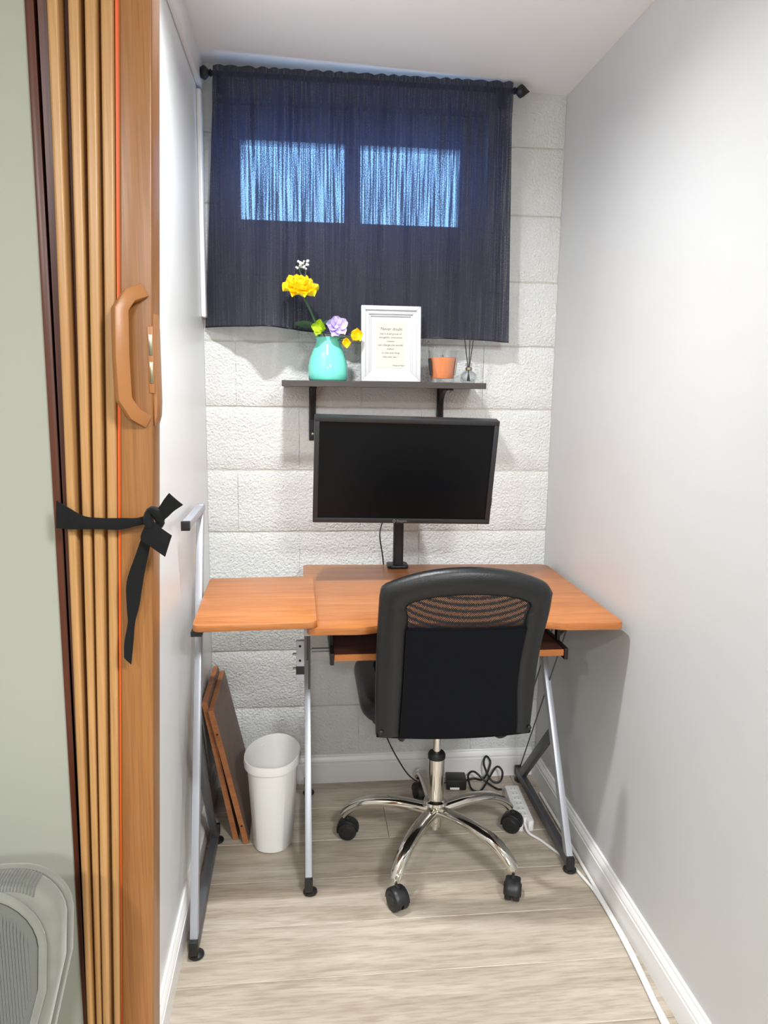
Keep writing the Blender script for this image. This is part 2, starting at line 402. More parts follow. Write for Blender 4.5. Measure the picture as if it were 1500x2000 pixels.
# ------------------------------------------------------------------ ceiling lights (out of frame; two are added fill)
def downlight(p, watts, r, label, spread=180):
    zc = cz(p[0])
    t = thing('ceiling_light', (p[0], p[1], zc), label, 'ceiling light', 'recessed ceiling lights')
    link('trim_ring', MB().lathe([(r, zc-.012), (r+.018, zc-.010), (r+.022, zc), (r, zc)], (p[0], p[1], 0), 32, False), 'trimw', t)
    link('lens', MB().lathe([(0.001, zc-.003), (r, zc-.003), (r, zc), (.001, zc)], (p[0], p[1], 0), 32), 'lens', t)
    ld = bpy.data.lights.new('downlight', 'AREA'); ld.shape = 'DISK'; ld.size = r*2; ld.energy = watts; ld.color = (.975, .99, 1.0); ld.spread = R(spread)
    lo = bpy.data.objects.new('downlight', ld); COL.objects.link(lo); lo.location = (0, 0, -.006); lo.parent = t
downlight(NOOK_LIGHT, NOOK_W, .045, 'small round downlight in the nook ceiling', 158)
for i, (p, e, rad) in enumerate(ROOM_LIGHTS):
    downlight(p, e, rad, ('round downlight in the outer room near the left wall', 'added round fill light in the outer room near the right wall', 'added round fill light at the far end of the outer room')[i])

# ------------------------------------------------------------------ accordion door
ZT, ZB_ = 1.80, .69
def acx(z, a, b): return a+(z-ZT)*(a-b)/(ZT-ZB_)
acc = thing('accordion_door', (-.26, 1.05, 0), 'folded oak-look accordion door with tan handle at left of the nook', 'door')
z0, z1 = .012, 2.246
def slab(m, at, bt, ab, bb, y0, y1):
    """hexahedron leaning in x: edges at,bt at z=1.80 and ab,bb at z=.69"""
    P = []
    for zz in (z0, z1):
        xa, xb = acx(zz, at, ab), acx(zz, bt, bb)
        P += [(xa, y0, zz), (xb, y0, zz), (xb, y1, zz), (xa, y1, zz)]
    m.hexa([Vector(p) for p in P]); return m
link('jamb_strip', MB().box((-.3245, YO-.004, 0), (-.3135, YO+.098, 2.290)), 'jamb', acc, bevel=.002)
slabs = [(-.294, -.281, -.310, -.3005), (-.271, -.258, -.296, -.287), (-.2515, -.238, -.2845, -.2735), (-.234, -.219, -.269, -.2585)]
for i, s in enumerate(slabs):
    link('fold_panel', slab(MB(), *s, .998+.003*(i % 2), 1.095), 'acc', acc, bevel=.0035, seg=3)
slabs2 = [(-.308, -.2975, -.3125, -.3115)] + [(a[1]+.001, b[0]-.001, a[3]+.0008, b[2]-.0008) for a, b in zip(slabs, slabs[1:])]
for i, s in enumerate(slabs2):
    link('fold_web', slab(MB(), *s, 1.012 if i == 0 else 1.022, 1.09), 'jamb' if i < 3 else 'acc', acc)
link('hinge_strip', slab(MB(), -.2175, -.2125, -.2575, -.2555, 1.004, 1.02), 'orange', acc)
lead = link('lead_post', slab(MB(), -.212, -.174, -.2545, -.211, .998, 1.05), 'lead', acc, bevel=.003, seg=3)
link('top_track', MB().box((-.3245, 1.03, 2.247), (XR, 1.075, ZC-.012)), 'trimw', acc, bevel=.002)
# handle: bent grip standing off the post, and the latch plate on the leading edge
hz = lambda t: 1.308+.166*t
hx = acx(1.39, -.212, -.2545)
hp = []
xh = hx+.016
out = [(xh+.015, 1.000, 1.470), (xh+.000, .985, 1.462), (xh-.0085, .975, 1.446), (xh-.0095, .974, 1.39), (xh-.0085, .975, 1.338), (xh+.000, .985, 1.320), (xh+.013, 1.000, 1.310)]
hd = link('handle', MB().tube(out, [.0125]*7, 4, flat=.85, up=(0, -1, 0), square=True), 'handle', acc, bevel=.002, smooth=25)
lx = acx(1.39, -.174, -.211)
pl = [(lx-.002, 1.302), (lx+.002, 1.316), (lx+.0032, 1.335), (lx+.0032, 1.425), (lx+.002, 1.444), (lx-.002, 1.456)]
lp = link('latch_plate', MB().prism([(a, 1.004, b) for a, b in pl], (0, .036, 0)), 'handle', acc, bevel=.0015)
link('latch_insert', MB().box((lx-.0055, .9965, 1.345), (lx+.0015, 1.001, 1.428)), 'handle', lp, bevel=.001)
for a, b in ((1.392, 1.418), (1.357, 1.384)):
    link('magnet_keeper', MB().box((lx-.0040, .9955, a), (lx+.0005, .9975, b)), 'nickel', lp, bevel=.0006)
# black tie around the stack
tie = thing('ribbon_tie', (-.23, .985, 1.05), 'black velvet ribbon knotted around the folded accordion door', 'ribbon')
def strip(name, edges, m='ribbon', th=.0016):
    A = bez([e[0] for e in edges], 6); B = bez([e[1] for e in edges], 6); mb = MB()
    rings = [[a, (a*2+b)/3+Vector((0, -.0015, 0)), (a+b*2)/3+Vector((0, -.001, 0)), b] for a, b in zip(A, B)]
    V = [[mb.v(p) for p in r] for r in rings]
    for i in range(len(V)-1):
        for j in range(3): mb.f([V[i][j], V[i][j+1], V[i+1][j+1], V[i+1][j]])
    return link(name, mb, m, tie, solid=th, smooth=60)
TIE = dict(
 band=[((-0.3119, 0.9940, 1.2075), (-0.3138, 0.9940, 1.1722)), ((-0.2951, 0.9850, 1.1996), (-0.2965, 0.9850, 1.1724)), ((-0.2771, 0.9860, 1.1888), (-0.2811, 0.9860, 1.1721)), ((-0.2553, 0.9870, 1.1858), (-0.2557, 0.9860, 1.1720)), ((-0.2294, 0.9850, 1.1861), (-0.2332, 0.9850, 1.1714)), ((-0.2100, 0.9840, 1.1862), (-0.2136, 0.9840, 1.1761)), ((-0.1907, 0.9780, 1.1924), (-0.1924, 0.9780, 1.1811))],
 loop=[((-0.1904, 0.9730, 1.1939), (-0.1844, 0.9730, 1.1813)), ((-0.1800, 0.9700, 1.2029), (-0.1719, 0.9680, 1.1888)), ((-0.1724, 0.9650, 1.2135), (-0.1611, 0.9620, 1.1989)), ((-0.1660, 0.9620, 1.2217), (-0.1489, 0.9580, 1.2074))],
 end=[((-0.1884, 0.9720, 1.1895), (-0.1963, 0.9720, 1.1816)), ((-0.1866, 0.9680, 1.1836), (-0.2038, 0.9680, 1.1625)), ((-0.1771, 0.9630, 1.1765), (-0.1905, 0.9630, 1.1528)), ((-0.1642, 0.9600, 1.1678), (-0.1733, 0.9600, 1.1407))],
 tail=[((-0.2016, 0.9740, 1.1693), (-0.1901, 0.9740, 1.1692)), ((-0.2126, 0.9760, 1.1408), (-0.1976, 0.9780, 1.1416)), ((-0.2260, 0.9780, 1.1046), (-0.2061, 0.9820, 1.1067)), ((-0.2278, 0.9800, 1.0698), (-0.2130, 0.9840, 1.0718)), ((-0.2276, 0.9810, 1.0487), (-0.2201, 0.9850, 1.0473)), ((-0.2328, 0.9790, 1.0215), (-0.2227, 0.9840, 1.0231)), ((-0.2338, 0.9770, 1.0019), (-0.2273, 0.9840, 0.9899))])
for nm, e in TIE.items(): strip('ribbon_'+nm, e)
kc = Vector((-0.1879, 0.9720, 1.1875))
km = MB(); km.tube([kc+Vector((.008*math.cos(a), -.004*math.sin(2*a), .011*math.sin(a))) for a in [2*math.pi*k/14 for k in range(14)]], .0058, 8, True)
link('ribbon_knot', km, 'ribbon', tie, smooth=60)

# ------------------------------------------------------------------ grey corduroy armchair (its back corner shows)
ac = thing('armchair', (-.58, .55, 0), 'grey-green velvet armchair with corduroy ribbing at bottom left', 'armchair')
cxx = -.603
def outline(hw, top, r, bot, taper, n=8):
    """closed outline in x,z; wide at the shoulders, tapering down"""
    pts = []
    zc = top-r
    for k in range(n+1):
        a = R(90*k/n); pts.append((cxx+hw-r+r*math.cos(a), zc+r*math.sin(a)))
    for k in range(n+1):
        a = R(90+90*k/n); pts.append((cxx-hw+r+r*math.cos(a), zc+r*math.sin(a)))
    pts.append((cxx-hw+.004, zc-.06)); pts.append((cxx-hw+taper, bot)); pts.append((cxx+hw-taper, bot)); pts.append((cxx+hw-.004, zc-.06))
    return pts
link('back_shell', MB().prism([(x, .852, zz) for x, zz in outline(.310, .768, .060, .36, .075)], (0, .040, 0)), 'velvet', ac, bevel=.012, seg=4, smooth=50)
link('back_outer_panel', MB().prism([(x, .890, zz) for x, zz in outline(.313, .765, .062, .36, .072)], (0, .014, 0)), 'velvet', ac, bevel=.005, seg=2)
inn = outline(.286, .757, .070, .38, .075)
def inside_x(zz):
    xs = []
    for (xa, za), (xb, zb) in zip(inn, inn[1:]+inn[:1]):
        if (za-zz)*(zb-zz) < 0: xs.append(xa+(zz-za)/(zb-za)*(xb-xa))
    return (min(xs), max(xs)) if len(xs) > 1 else None
link('back_cushion', MB().prism([(x, .846, zz) for x, zz in inn], (0, .012, 0)), 'cord', ac, bevel=.004)
rb = MB(); x = cxx-.275
while x < cxx+.275:
    # rib length: top where the outline allows
    zt = .44
    zz = .385
    while zz < .755:
        q = inside_x(zz)
        if q and q[0]+.006 < x < q[1]-.006: zt = zz
        zz += .004
    zlow = .385
    if inside_x(.39) and not (inside_x(.39)[0]+.006 < x < inside_x(.39)[1]-.006):
        zlow = .385
        while zlow < .7 and not (inside_x(zlow)[0]+.006 < x < inside_x(zlow)[1]-.006): zlow += .006
    if zt > zlow+.02: rb.tube([(x, .846, zlow), (x, .8445, zt-.02), (x, .848, zt)], [.0017, .0017, .001], 6)
    x += .0037
o = link('cushion_ribbing', rb, 'cord', ac); o['kind'] = 'stuff'
rb = MB(); x = cxx-.27
while x < cxx+.284:
    q = max(0, abs(x-cxx)-.250); dz = .060-math.sqrt(.060**2-q*q)+.0325           # follow the rounded shoulder
    rb.tube([(x, .853, .792-dz), (x, .858, .7998-dz), (x, .870, .8005-dz), (x, .884, .7998-dz), (x, .889, .792-dz)], .0016, 6); x += .0037
o = link('top_ribbing', rb, 'cord', ac); o['kind'] = 'stuff'
pp = outline(.291, .762, .073, .38, .075)
link('piping', MB().tube([(a, .848, b) for a, b in pp], .005, 8, True), 'velvet', ac)
link('seat', MB().prism([(a, b, .26) for a, b in rrect(cxx-.27, cxx+.26, .28, .84, .08)], (0, 0, .17)), 'velvet', ac, bevel=.03, seg=3)
for sx in (-.2, .19):
    for yy in (.35, .80): link('leg', MB().tube([(cxx+sx, yy, 0), (cxx+sx, yy, .27)], [.012, .018], 10), 'woodleg', ac)

# ------------------------------------------------------------------ curtain and rod
rodt = thing('curtain_rod', (.19, 2.385, 2.235), 'black curtain rod with leaf-tip finials below the ceiling', 'curtain rod')
RZ, RY = 2.240, 2.382
link('rod', MB().tube([(-.262, RY, RZ), (.638, RY, RZ-.002)], .0075, 12), 'blackm', rodt)
for sx, xx in ((-1, -.254), (1, .632)):
    pr = [(.0075, 0), (.0110, .004), (.0075, .009), (.012, .013), (.0185, .021), (.0190, .025), (.0140, .034), (.0070, .042), (.0012, .050)]
    sc = .94 if sx < 0 else 1.0
    link('finial', MB().axis_lathe([(r, h*sc) for r, h in pr], (xx, RY, RZ-(.001 if sx > 0 else 0)), (sx, 0, 0), 16), 'blackm', rodt, smooth=50)
for xx in (-.235, .615):
    link('bracket', MB().box((xx-.006, RY-.004, RZ-.016), (xx+.006, YB+.002, RZ-.008)).box((xx-.012, YB-.024 if xx > 0 else YB-.003, RZ-.03), (xx+.012, YB+.003, RZ+.012)), 'blackm', rodt)
def cur(u, v):
    """u across, v down"""
    top = 2.2565+.0045*abs(math.sin(u*math.pi*23+.6*math.sin(u*31)))
    x = (-.250+.879*u)*(1-v)+(-.296+.944*u)*v
    x += .012*math.sin(math.pi*min(1, v*1.3))*(u-.5)*0
    if v < .05: zz = top-(top-2.218)*(v/.05)
    else: zz = 2.218+(1.531-.032*u+.004*math.sin(u*9)-2.218)*((v-.05)/.95)
    e = min(1, v/.25)
    yb = RY-.006
    yb += .060*v*max(0, 1-u/.12)**1.5                                   # left end hangs back to the wall
    yb -= .082*(v**1.6)*math.exp(-((u-.215)/.075)**2)                    # bulge that throws the pointed shadow
    yb -= .015*v*math.exp(-((u-.45)/.12)**2)-.016*v*math.exp(-((u-.36)/.05)**2)
    f = .0055*math.sin(u*2*math.pi*7.3+.8)+.004*math.sin(u*2*math.pi*12.1+2)+.0030*math.sin(u*2*math.pi*23)*(1-.7*v)
    f += -.010*math.exp(-((u-.285)/.012)**2)+.010*math.exp(-((u-.262)/.014)**2)
    f += .009*math.exp(-((u-.447)/.012)**2)-.006*math.exp(-((u-.425)/.016)**2)
    amp = 1.35-.65*v
    yy = yb+f*amp*1.0
    if v < .055: yy = RY-.0105+.0018*math.sin(u*math.pi*46)
    elif v < .14:
        t = (v-.055)/.085; t = t*t*(3-2*t); yy = (RY-.0105)*(1-t)+yy*t
    return (x, yy, zz)
ct = link('curtain', MB().grid(cur, 190, 60), 'curtain', smooth=80)
tag(ct, 'short dark navy crinkled curtain hanging over the window', 'curtain')
link('hem', MB().tube([Vector(cur(i/190, 1))+Vector((0, -.0005, .002)) for i in range(191)], .0022, 6), 'blackm', ct, smooth=60)

# ------------------------------------------------------------------ wall shelf and the things on it
SZ = 1.374; SY = 2.247
ws = thing('wall_shelf', (.245, YB, 1.2), 'dark wooden shelf on two black brackets above the monitor', 'shelf')
link('shelf_board', MB().box((-.059, SY, SZ-.018), (.549, YB-.004, SZ)), 'shelf', ws, bevel=.001, seg=1)
for xx in (.033, .446):
    m = MB(); zt = SZ-.0182; zl = zt-.17
    m.box((xx-.011, YB-.008, zl), (xx+.011, YB-.003, zt))
    m.box((xx-.011, YB-.165, zt-.005), (xx+.011, YB-.003, zt))
    arc = [(YB-.008, zt-.005)]+[(YB-.008-.10*(1-math.sin(R(a))), zt-.005-.10*(1-math.cos(R(a)))) for a in range(0, 91, 15)]
    m.prism([(xx-.006, a, b) for a, b in arc], (.012, 0, 0))
    br = link('bracket', m, 'blackm', ws, bevel=.0008, seg=1)
    for zz in (zl+.02, zt-.055 if xx < .2 else zt-.045):
        link('screw', MB().axis_lathe([(.0001, 0), (.004, .0005), (.0045, .004)], (xx, YB-.0115 if zz < zt-.1 else YB-.018, zz), (0, 1, 0), 10), 'nickel', br)
# vase
vx, vy = .078, 2.335
va = tag(link('vase', MB().lathe([(.001, 0), (.055, 0), (.0585, .006), (.0605, .022), (.0595, .042), (.055, .066), (.0465, .088), (.038, .107), (.0345, .119), (.0370, .128), (.0350, .130), (.0315, .120), (.035, .105), (.051, .06), (.052, .01), (.001, .008)], (vx, vy, SZ), 40), 'vase', smooth=60),
         'turquoise glazed vase of flowers on the shelf', 'vase')
def petal_mesh(l, wd, cup, curl, n=6):
    m = MB()
    def fn(u, v):
        s = (u-.5)*2; wv = wd*(math.sin(math.pi*(.10+.84*v**1.15))**.6)
        return (s*wv/2, l*v, cup*(1-s*s)*-.4*wd + cup*wd*s*s*.5 + curl*l*v*v + .05*wd*math.sin(s*5+v*4))
    m.grid(fn, n, n); bmesh.ops.recalc_face_normals(m.bm, faces=m.bm.faces)
    me = bpy.data.meshes.new('petal'); m.bm.to_mesh(me); m.bm.free(); me.shade_smooth(); return me
def add_petal(root, me, m, c, nrm, ang, tilt, name='petal', scale=1):
    """petal rooted at c, radiating at ang in the plane across nrm, lifted by tilt towards nrm"""
    nrm = Vector(nrm).normalized(); u = nrm.orthogonal().normalized(); w_ = nrm.cross(u)
    d = (u*math.cos(ang)+w_*math.sin(ang)); yv = (d*math.cos(tilt)+nrm*math.sin(tilt)).normalized(); zv = (nrm*math.cos(tilt)-d*math.sin(tilt)).normalized(); xv = yv.cross(zv)
    o = bpy.data.objects.new(name, me); COL.objects.link(o); o.parent = root
    M = Matrix((xv, yv, zv)).transposed().to_4x4()*1; M = Matrix.Translation(Vector(c)-WO[root.name]) @ M @ Matrix.Scale(scale, 4)
    o.matrix_local = M
    if not me.materials: me.materials.append(MAT[m])
    return o
# yellow flower
fb = Vector((.062, 2.335, SZ+.10)); fh = Vector((-.005, 2.262, 1.633))
fy = thing('yellow_flower', fb, 'tall yellow artificial flower leaning left in the turquoise vase', 'flower')
link('stem', MB().tube(bez([(.066, 2.336, SZ+.02), (.055, 2.33, SZ+.12), (.030, 2.295, SZ+.19), fh-Vector((-.004, 0, .012))], 6), .0023, 8), 'stem', fy)
nrm = Vector((.03, -.55, 1))
for q, (cnt, l, wd, tl, sc, dz) in enumerate(((9, .052, .046, -.02, 1, 0), (8, .044, .040, .35, 1, .004), (7, .034, .032, .75, 1, .006), (5, .023, .023, 1.15, 1, .008))):
    me = petal_mesh(l, wd, .35, .10)
    for k in range(cnt):
        add_petal(fy, me, 'yellow', fh+nrm.normalized()*dz, nrm, 2*math.pi*(k+.5*(q % 2))/cnt+random.uniform(-.1, .1), tl+random.uniform(-.1, .1), scale=random.uniform(.94, 1.04))
link('calyx', MB().axis_lathe([(.003, -.016), (.008, -.006), (.007, .002)], fh, nrm, 10), 'stem', fy)
lm = petal_mesh(.062, .030, .25, -.12)
add_petal(fy, lm, 'leaf', (.040, 2.326, SZ+.158), (0, -.5, 1), 0, .1, 'leaf').matrix_local = Matrix.Translation(Vector((.040, 2.326, SZ+.158))-fb) @ Matrix.Rotation(R(80), 4, 'Z') @ Matrix.Rotation(R(12), 4, 'X') @ Matrix.Rotation(R(40), 4, 'Y')
add_petal(fy, lm, 'leaf', (.042, 2.326, SZ+.150), (0, -.5, 1), 0, .1, 'leaf').matrix_local = Matrix.Translation(Vector((.042, 2.326, SZ+.150))-fb) @ Matrix.Rotation(R(-75), 4, 'Z') @ Matrix.Rotation(R(28), 4, 'X') @ Matrix.Rotation(R(-40), 4, 'Y')
# white sprig
sp = thing('white_flower_sprig', (.066, 2.345, SZ+.1), 'small white flower sprig behind the tall yellow flower', 'flower')
for i, (xx, zz) in enumerate(((-.008, 1.708), (.012, 1.712))):
    link('stem', MB().tube(bez([(.068, 2.345, SZ+.03), (.056, 2.345, SZ+.14), (.012, 2.343, 1.62), (xx, 2.34, zz)], 6), .0013, 6), 'stem', sp)
    m = MB()
    for k in range(11):
        c = Vector((xx+random.uniform(-.008, .008), 2.338+random.uniform(-.008, .006), zz+random.uniform(-.012, .014)))
        bmesh.ops.create_icosphere(m.bm, subdivisions=1, radius=random.uniform(.003, .0052), matrix=Matrix.Translation(c))
    link('blossom_cluster', m, 'white', sp, smooth=60)
# purple orchid, lime orchid, yellow orchids at the mouth
def orchid(name, c, nrm, mt, n, l, wd, label, centre='yellow', tl=.25, a0=0, stemto=True):
    t = thing(name, (vx, vy, SZ+.1), label, 'flower', None)
    me = petal_mesh(l, wd, .3, .08)
    for k in range(n): add_petal(t, me, mt, c, nrm, a0+2*math.pi*k/n, tl+random.uniform(-.15, .15), scale=random.uniform(.9, 1.1))
    link('flower_centre', MB().axis_lathe([(.001, -.002), (.005, .002), (.004, .007), (.001, .009)], c, nrm, 10), centre, t)
    link('stem', MB().tube(bez([(vx, vy, SZ+.03), (vx+(c[0]-vx)*.3, vy-.004, SZ+.115), Vector(c)-Vector(nrm).normalized()*.004], 6), .0018, 6), 'stem', t)
    return t
orchid('purple_flower', (.102, 2.298, 1.530), (.15, -1, .35), 'purple', 5, .036, .036, 'purple and white orchid bloom at the vase mouth', 'white', .3, .3)
orchid('lime_flower', (.058, 2.298, 1.523), (-.5, -1, .3), 'lime', 4, .032, .026, 'lime yellow bloom at the left of the vase mouth', 'lime', .75, .6)
orchid('small_yellow_flower', (.152, 2.300, 1.506), (.5, -1, .15), 'yellow', 5, .030, .032, 'small yellow bloom drooping right of the purple orchid', 'yellow', .8, .2)
orchid('small_yellow_bud', (.128, 2.292, 1.490), (.2, -1, -.3), 'yellow', 4, .022, .024, 'yellow bud hanging below the purple orchid', 'yellow', .9, .9)
# picture frame
pf = thing('picture_frame', (.268, 2.33, SZ), 'white picture frame with a printed quotation on the shelf', 'picture frame')
FR = Matrix.Rotation(R(-5), 4, 'X')
def fpt(x, zz, d): return Vector((.268, 2.312, SZ)) + (FR @ Vector((x, d, zz)))
def fframe(m, hw, z0, z1, t, d0, d1):
    o_ = [(-hw, z0), (hw, z0), (hw, z1), (-hw, z1)]; i_ = [(-hw+t, z0+t), (hw-t, z0+t), (hw-t, z1-t), (-hw+t, z1-t)]
    for k in range(4):
        a, b = o_[k], o_[(k+1) % 4]; c, d = i_[(k+1) % 4], i_[k]
        m.hexa([fpt(*a, d1), fpt(*b, d1), fpt(*c, d1), fpt(*d, d1), fpt(*a, d0), fpt(*b, d0), fpt(*c, d0), fpt(*d, d0)])
    return m
hw, fhh = .0905, .226
link('outer_moulding', fframe(MB(), hw, .0005, fhh, .013, -.006, .014), 'framew', pf, bevel=.0012)
link('inner_moulding', fframe(MB(), hw-.0125, .013, fhh-.0125, .012, -.001, .012), 'framew', pf, bevel=.0012)
link('inner_lip', fframe(MB(), hw-.024, .0245, fhh-.024, .006, .003, .012), 'framew', pf, bevel=.0008)
def fbox(m, x0, x1, a, b, d0, d1):
    return m.hexa([fpt(x0, a, d1), fpt(x1, a, d1), fpt(x1, b, d1), fpt(x0, b, d1), fpt(x0, a, d0), fpt(x1, a, d0), fpt(x1, b, d0), fpt(x0, b, d0)])
link('mat_board', fbox(MB(), -hw+.028, hw-.028, .0285, fhh-.028, .007, .010), 'framew', pf)
pap = link('quote_paper', fbox(MB(), -.045, .043, .042, .183, .0062, .0072), 'paper', pf)
link('back_board', fbox(MB(), -hw+.006, hw-.006, .006, fhh-.006, .0121, .016), 'shelf', pf)
def text(name, s, size, loc, rotm, mt, parent, shear=.25, align='CENTER', ext=.0001):
    cu = bpy.data.curves.new(name, 'FONT'); cu.body = s; cu.size = size; cu.shear = shear; cu.align_x = align; cu.extrude = ext; cu.resolution_u = 3
    tmp = bpy.data.objects.new(name, cu); COL.objects.link(tmp)
    bpy.context.view_layer.update()
    me = bpy.data.meshes.new_from_object(tmp.evaluated_get(bpy.context.evaluated_depsgraph_get())); bpy.data.objects.remove(tmp)
    o = bpy.data.objects.new(name, me); COL.objects.link(o); me.materials.clear(); me.materials.append(MAT[mt]); o.parent = parent
    o.matrix_local = Matrix.Translation(Vector(loc)-WO[parent.name]) @ rotm
    return o
upr = Matrix.Rotation(R(90), 4, 'X')
for s, sz, zz, al in (('\u201cNever doubt', .0125, .155, 'C'), ('that a small group of', .0078, .142, 'C'), ('thoughtful, committed', .0078, .131, 'C'), ('citizens', .0078, .120, 'C'), ('can change the world;', .0086, .108, 'C'),
                  ('indeed,', .0078, .097, 'C'), ('it\u2019s the only thing', .0078, .085, 'C'), ('that ever has.\u201d', .0078, .073, 'C'), ('- Margaret Mead', .0058, .048, 'R')):
    text('quote_line', s, sz, fpt(-.001 if al == 'C' else .041, zz, .006), FR @ upr, 'ink', pap, .25, 'CENTER' if al == 'C' else 'RIGHT')
# candle in glass
cx_, cy_ = .430, 2.335
cd = thing('candle', (cx_, cy_, SZ), 'orange wax candle in a clear glass on the shelf', 'candle')
link('glass', MB().lathe([(.001, 0), (.037, 0), (.038, .004), (.0465, .098), (.0447, .098), (.0362, .012), (.001, .011)], (cx_, cy_, SZ), 36, True, 1, 1), 'glass', cd, smooth=50)
wx_ = link('wax', MB().lathe([(.001, .0125), (.0345, .0125), (.0357, .016), (.0418, .074), (.040, .0755), (.001, .074)], (cx_, cy_, SZ), 32), 'wax', cd, smooth=50)
link('wick', MB().tube([(cx_, cy_, SZ+.073), (cx_+.001, cy_, SZ+.084)], .0012, 6), 'label', cd)
for a in (200, 338):
    q = MB(); q.grid(lambda u, v: (cx_+(.0405+.006*v)*math.cos(R(a-12+24*u)), cy_+(.0405+.006*v)*math.sin(R(a-12+24*u)), SZ+.022+.05*v), 4, 2)
    link('label_print', q, 'label' if a == 200 else 'paper', cd, solid=.0003)
# reed diffuser
dx, dy_ = .513, 2.335
df = thing('reed_diffuser', (dx, dy_, SZ), 'small clear glass reed diffuser with two black sticks', 'diffuser')
link('bottle', MB().lathe([(.001, 0), (.018, 0), (.0245, .006), (.0265, .016), (.0245, .027), (.016, .034), (.0085, .038), (.0085, .050), (.0115, .052), (.0115, .060), (.009, .061), (.007, .05), (.007, .038), (.021, .028), (.0235, .016), (.016, .005), (.001, .004)], (dx, dy_, SZ), 30), 'bottle', df, smooth=60)
link('collar', MB().lathe([(.009, .0385), (.0105, .040), (.0105, .046), (.009, .0475)], (dx, dy_, SZ), 20, False), 'nickel', df)
for a, b in (((dx+.004, dy_+.002, SZ+.006), (.487, 2.345, 1.590)), ((dx-.004, dy_-.002, SZ+.006), (.533, 2.325, 1.594)), ((dx, dy_+.003, SZ+.006), (.520, 2.36, 1.56))):
    link('reed', MB().tube([a, b], .0016, 6), 'black', df)

# ------------------------------------------------------------------ computer desk
DZ = .785
dk = thing('computer_desk', (.40, 2.05, 0), 'wood-topped computer desk with silver Z-shaped legs and raised side shelf', 'desk')
def slabtop(name, pts, zt, th, parent, m='desk'):
    o = link(name, MB().prism([(a, b, zt-th) for a, b in pts], (0, 0, th)), m, parent, bevel=.003, seg=2, smooth=30); return o
def corner(P, r, n=5):
    out = []
    m = len(P)
    for i, p in enumerate(P):
        q = r[i] if isinstance(r, (list, tuple)) else r
        a, b, c = Vector(P[i-1]), Vector(p), Vector(P[(i+1) % m])
        if q <= 0: out.append(tuple(b)); continue
        d1 = (a-b).normalized(); d2 = (c-b).normalized(); s, e = b+d1*q, b+d2*q
        for k in range(n+1):
            t = k/n; out.append(tuple(s*(1-t)**2+b*2*t*(1-t)+e*t*t))
    return out
main = [(.010, 1.747), (.150, 1.742), (.200, 1.765), (.40, 1.772), (.600, 1.765), (.645, 1.745), (.800, 1.742), (.803, 2.375), (.001, 2.405)]
link('desk_top', MB().prism([(a, b, DZ-.018) for a, b in corner(main, [.02, .03, .03, 0, .03, .03, .02, .03, .02])], (0, 0, .018)), 'desk', dk, bevel=.003, seg=2, smooth=30)
side = [(-.258, 1.727), (.034, 1.740), (.031, 2.185), (-.2685, 2.170)]
link('side_shelf', MB().prism([(a, b, DZ+.0005) for a, b in corner(side, [.022, .022, .01, .012])], (0, 0, .018)), 'desk', dk, bevel=.003, seg=2, smooth=30)
def foot(x, y, parent):
    link('foot', MB().lathe([(.006, .016), (.0185, .008), (.0195, .004), (.017, 0)], (x, y, 0), 20), 'black', parent)
def zframe(x, yf, yb_, ztop, topY, xt=None, brace=True):
    """base rail on the floor, strut leaning back, top rail under the desk, thin rods crossing"""
    xt = x if xt is None else xt
    r = link('base_rail', MB().box((x-.010, yf, .018), (x+.010, yb_, .048)), 'darkgrey', dk, bevel=.002)
    link('end_cap', MB().box((x-.0108, yf-.012, .014), (x+.0108, yf+.004, .050)), 'black', r, bevel=.002)
    link('end_cap', MB().box((x-.0108, yb_-.004, .016), (x+.0108, yb_+.008, .050)), 'black', r, bevel=.002)
    foot(x+.004, yf+.008, r); foot(x+.004, yb_-.012, r)
    s0 = Vector((x, yf+.012, .040)); s1 = Vector((xt, topY[1]-.02, ztop-.004))
    link('strut', MB().bar(s0, s1, .0185, .028), 'silver', dk, bevel=.002)
    link('top_rail', MB().bar((xt, topY[0], ztop-.010), (xt, topY[1], ztop-.010), .020, .020), 'silver', dk, bevel=.002)
    if brace: link('brace', MB().bar((x, yb_-.05, .046), s0.lerp(s1, .40)+Vector((0, .012, 0)), .017, .030), 'darkgrey', dk, bevel=.002)
    for k in range(3):
        a = s0.lerp(s1, (.78-.10*k)*(1 if ztop < .9 else .72)); dirv = Vector((0, .52, -.86))
        top = a-dirv*((min(ztop, .785)-.03-a.z)/.86); bot = a+dirv*((a.z-.045)/.86)
        if bot.y > yb_-.01: q = (yb_-.01-a.y)/.52; bot = a+dirv*q
        if top.y < topY[0]+.005: q = (a.y-topY[0]-.005)/.52; top = a-dirv*q
        if ztop > .9: top = a.copy()
        top.x = bot.x = a.x
        link('cross_rod', MB().tube([top+Vector((.004*(k-1), 0, 0)), bot+Vector((.004*(k-1), 0, 0))], .0024, 6), 'rod', dk)
zframe(.013, 1.855, 2.385, DZ-.018, (1.80, 2.36))
zframe(.752, 1.886, 2.41, DZ-.018, (1.80, 2.36))
zframe(-.262, 1.648, 2.135, 1.030, (1.84, 2.13), xt=-.281)
link('rail_cap', MB().box((-.2915, 1.828, 1.0085), (-.2705, 1.842, 1.031)), 'black', dk, bevel=.001)
link('shelf_bracket', MB().box((-.262, 1.735, DZ-.012), (-.236, 2.0, DZ+.0003)), 'black', dk, bevel=.001)
link('cross_bar', MB().bar((.02, 2.22, .70), (.745, 2.22, .70), .018, .03, (0, 1, 0)), 'darkgrey', dk, bevel=.002)
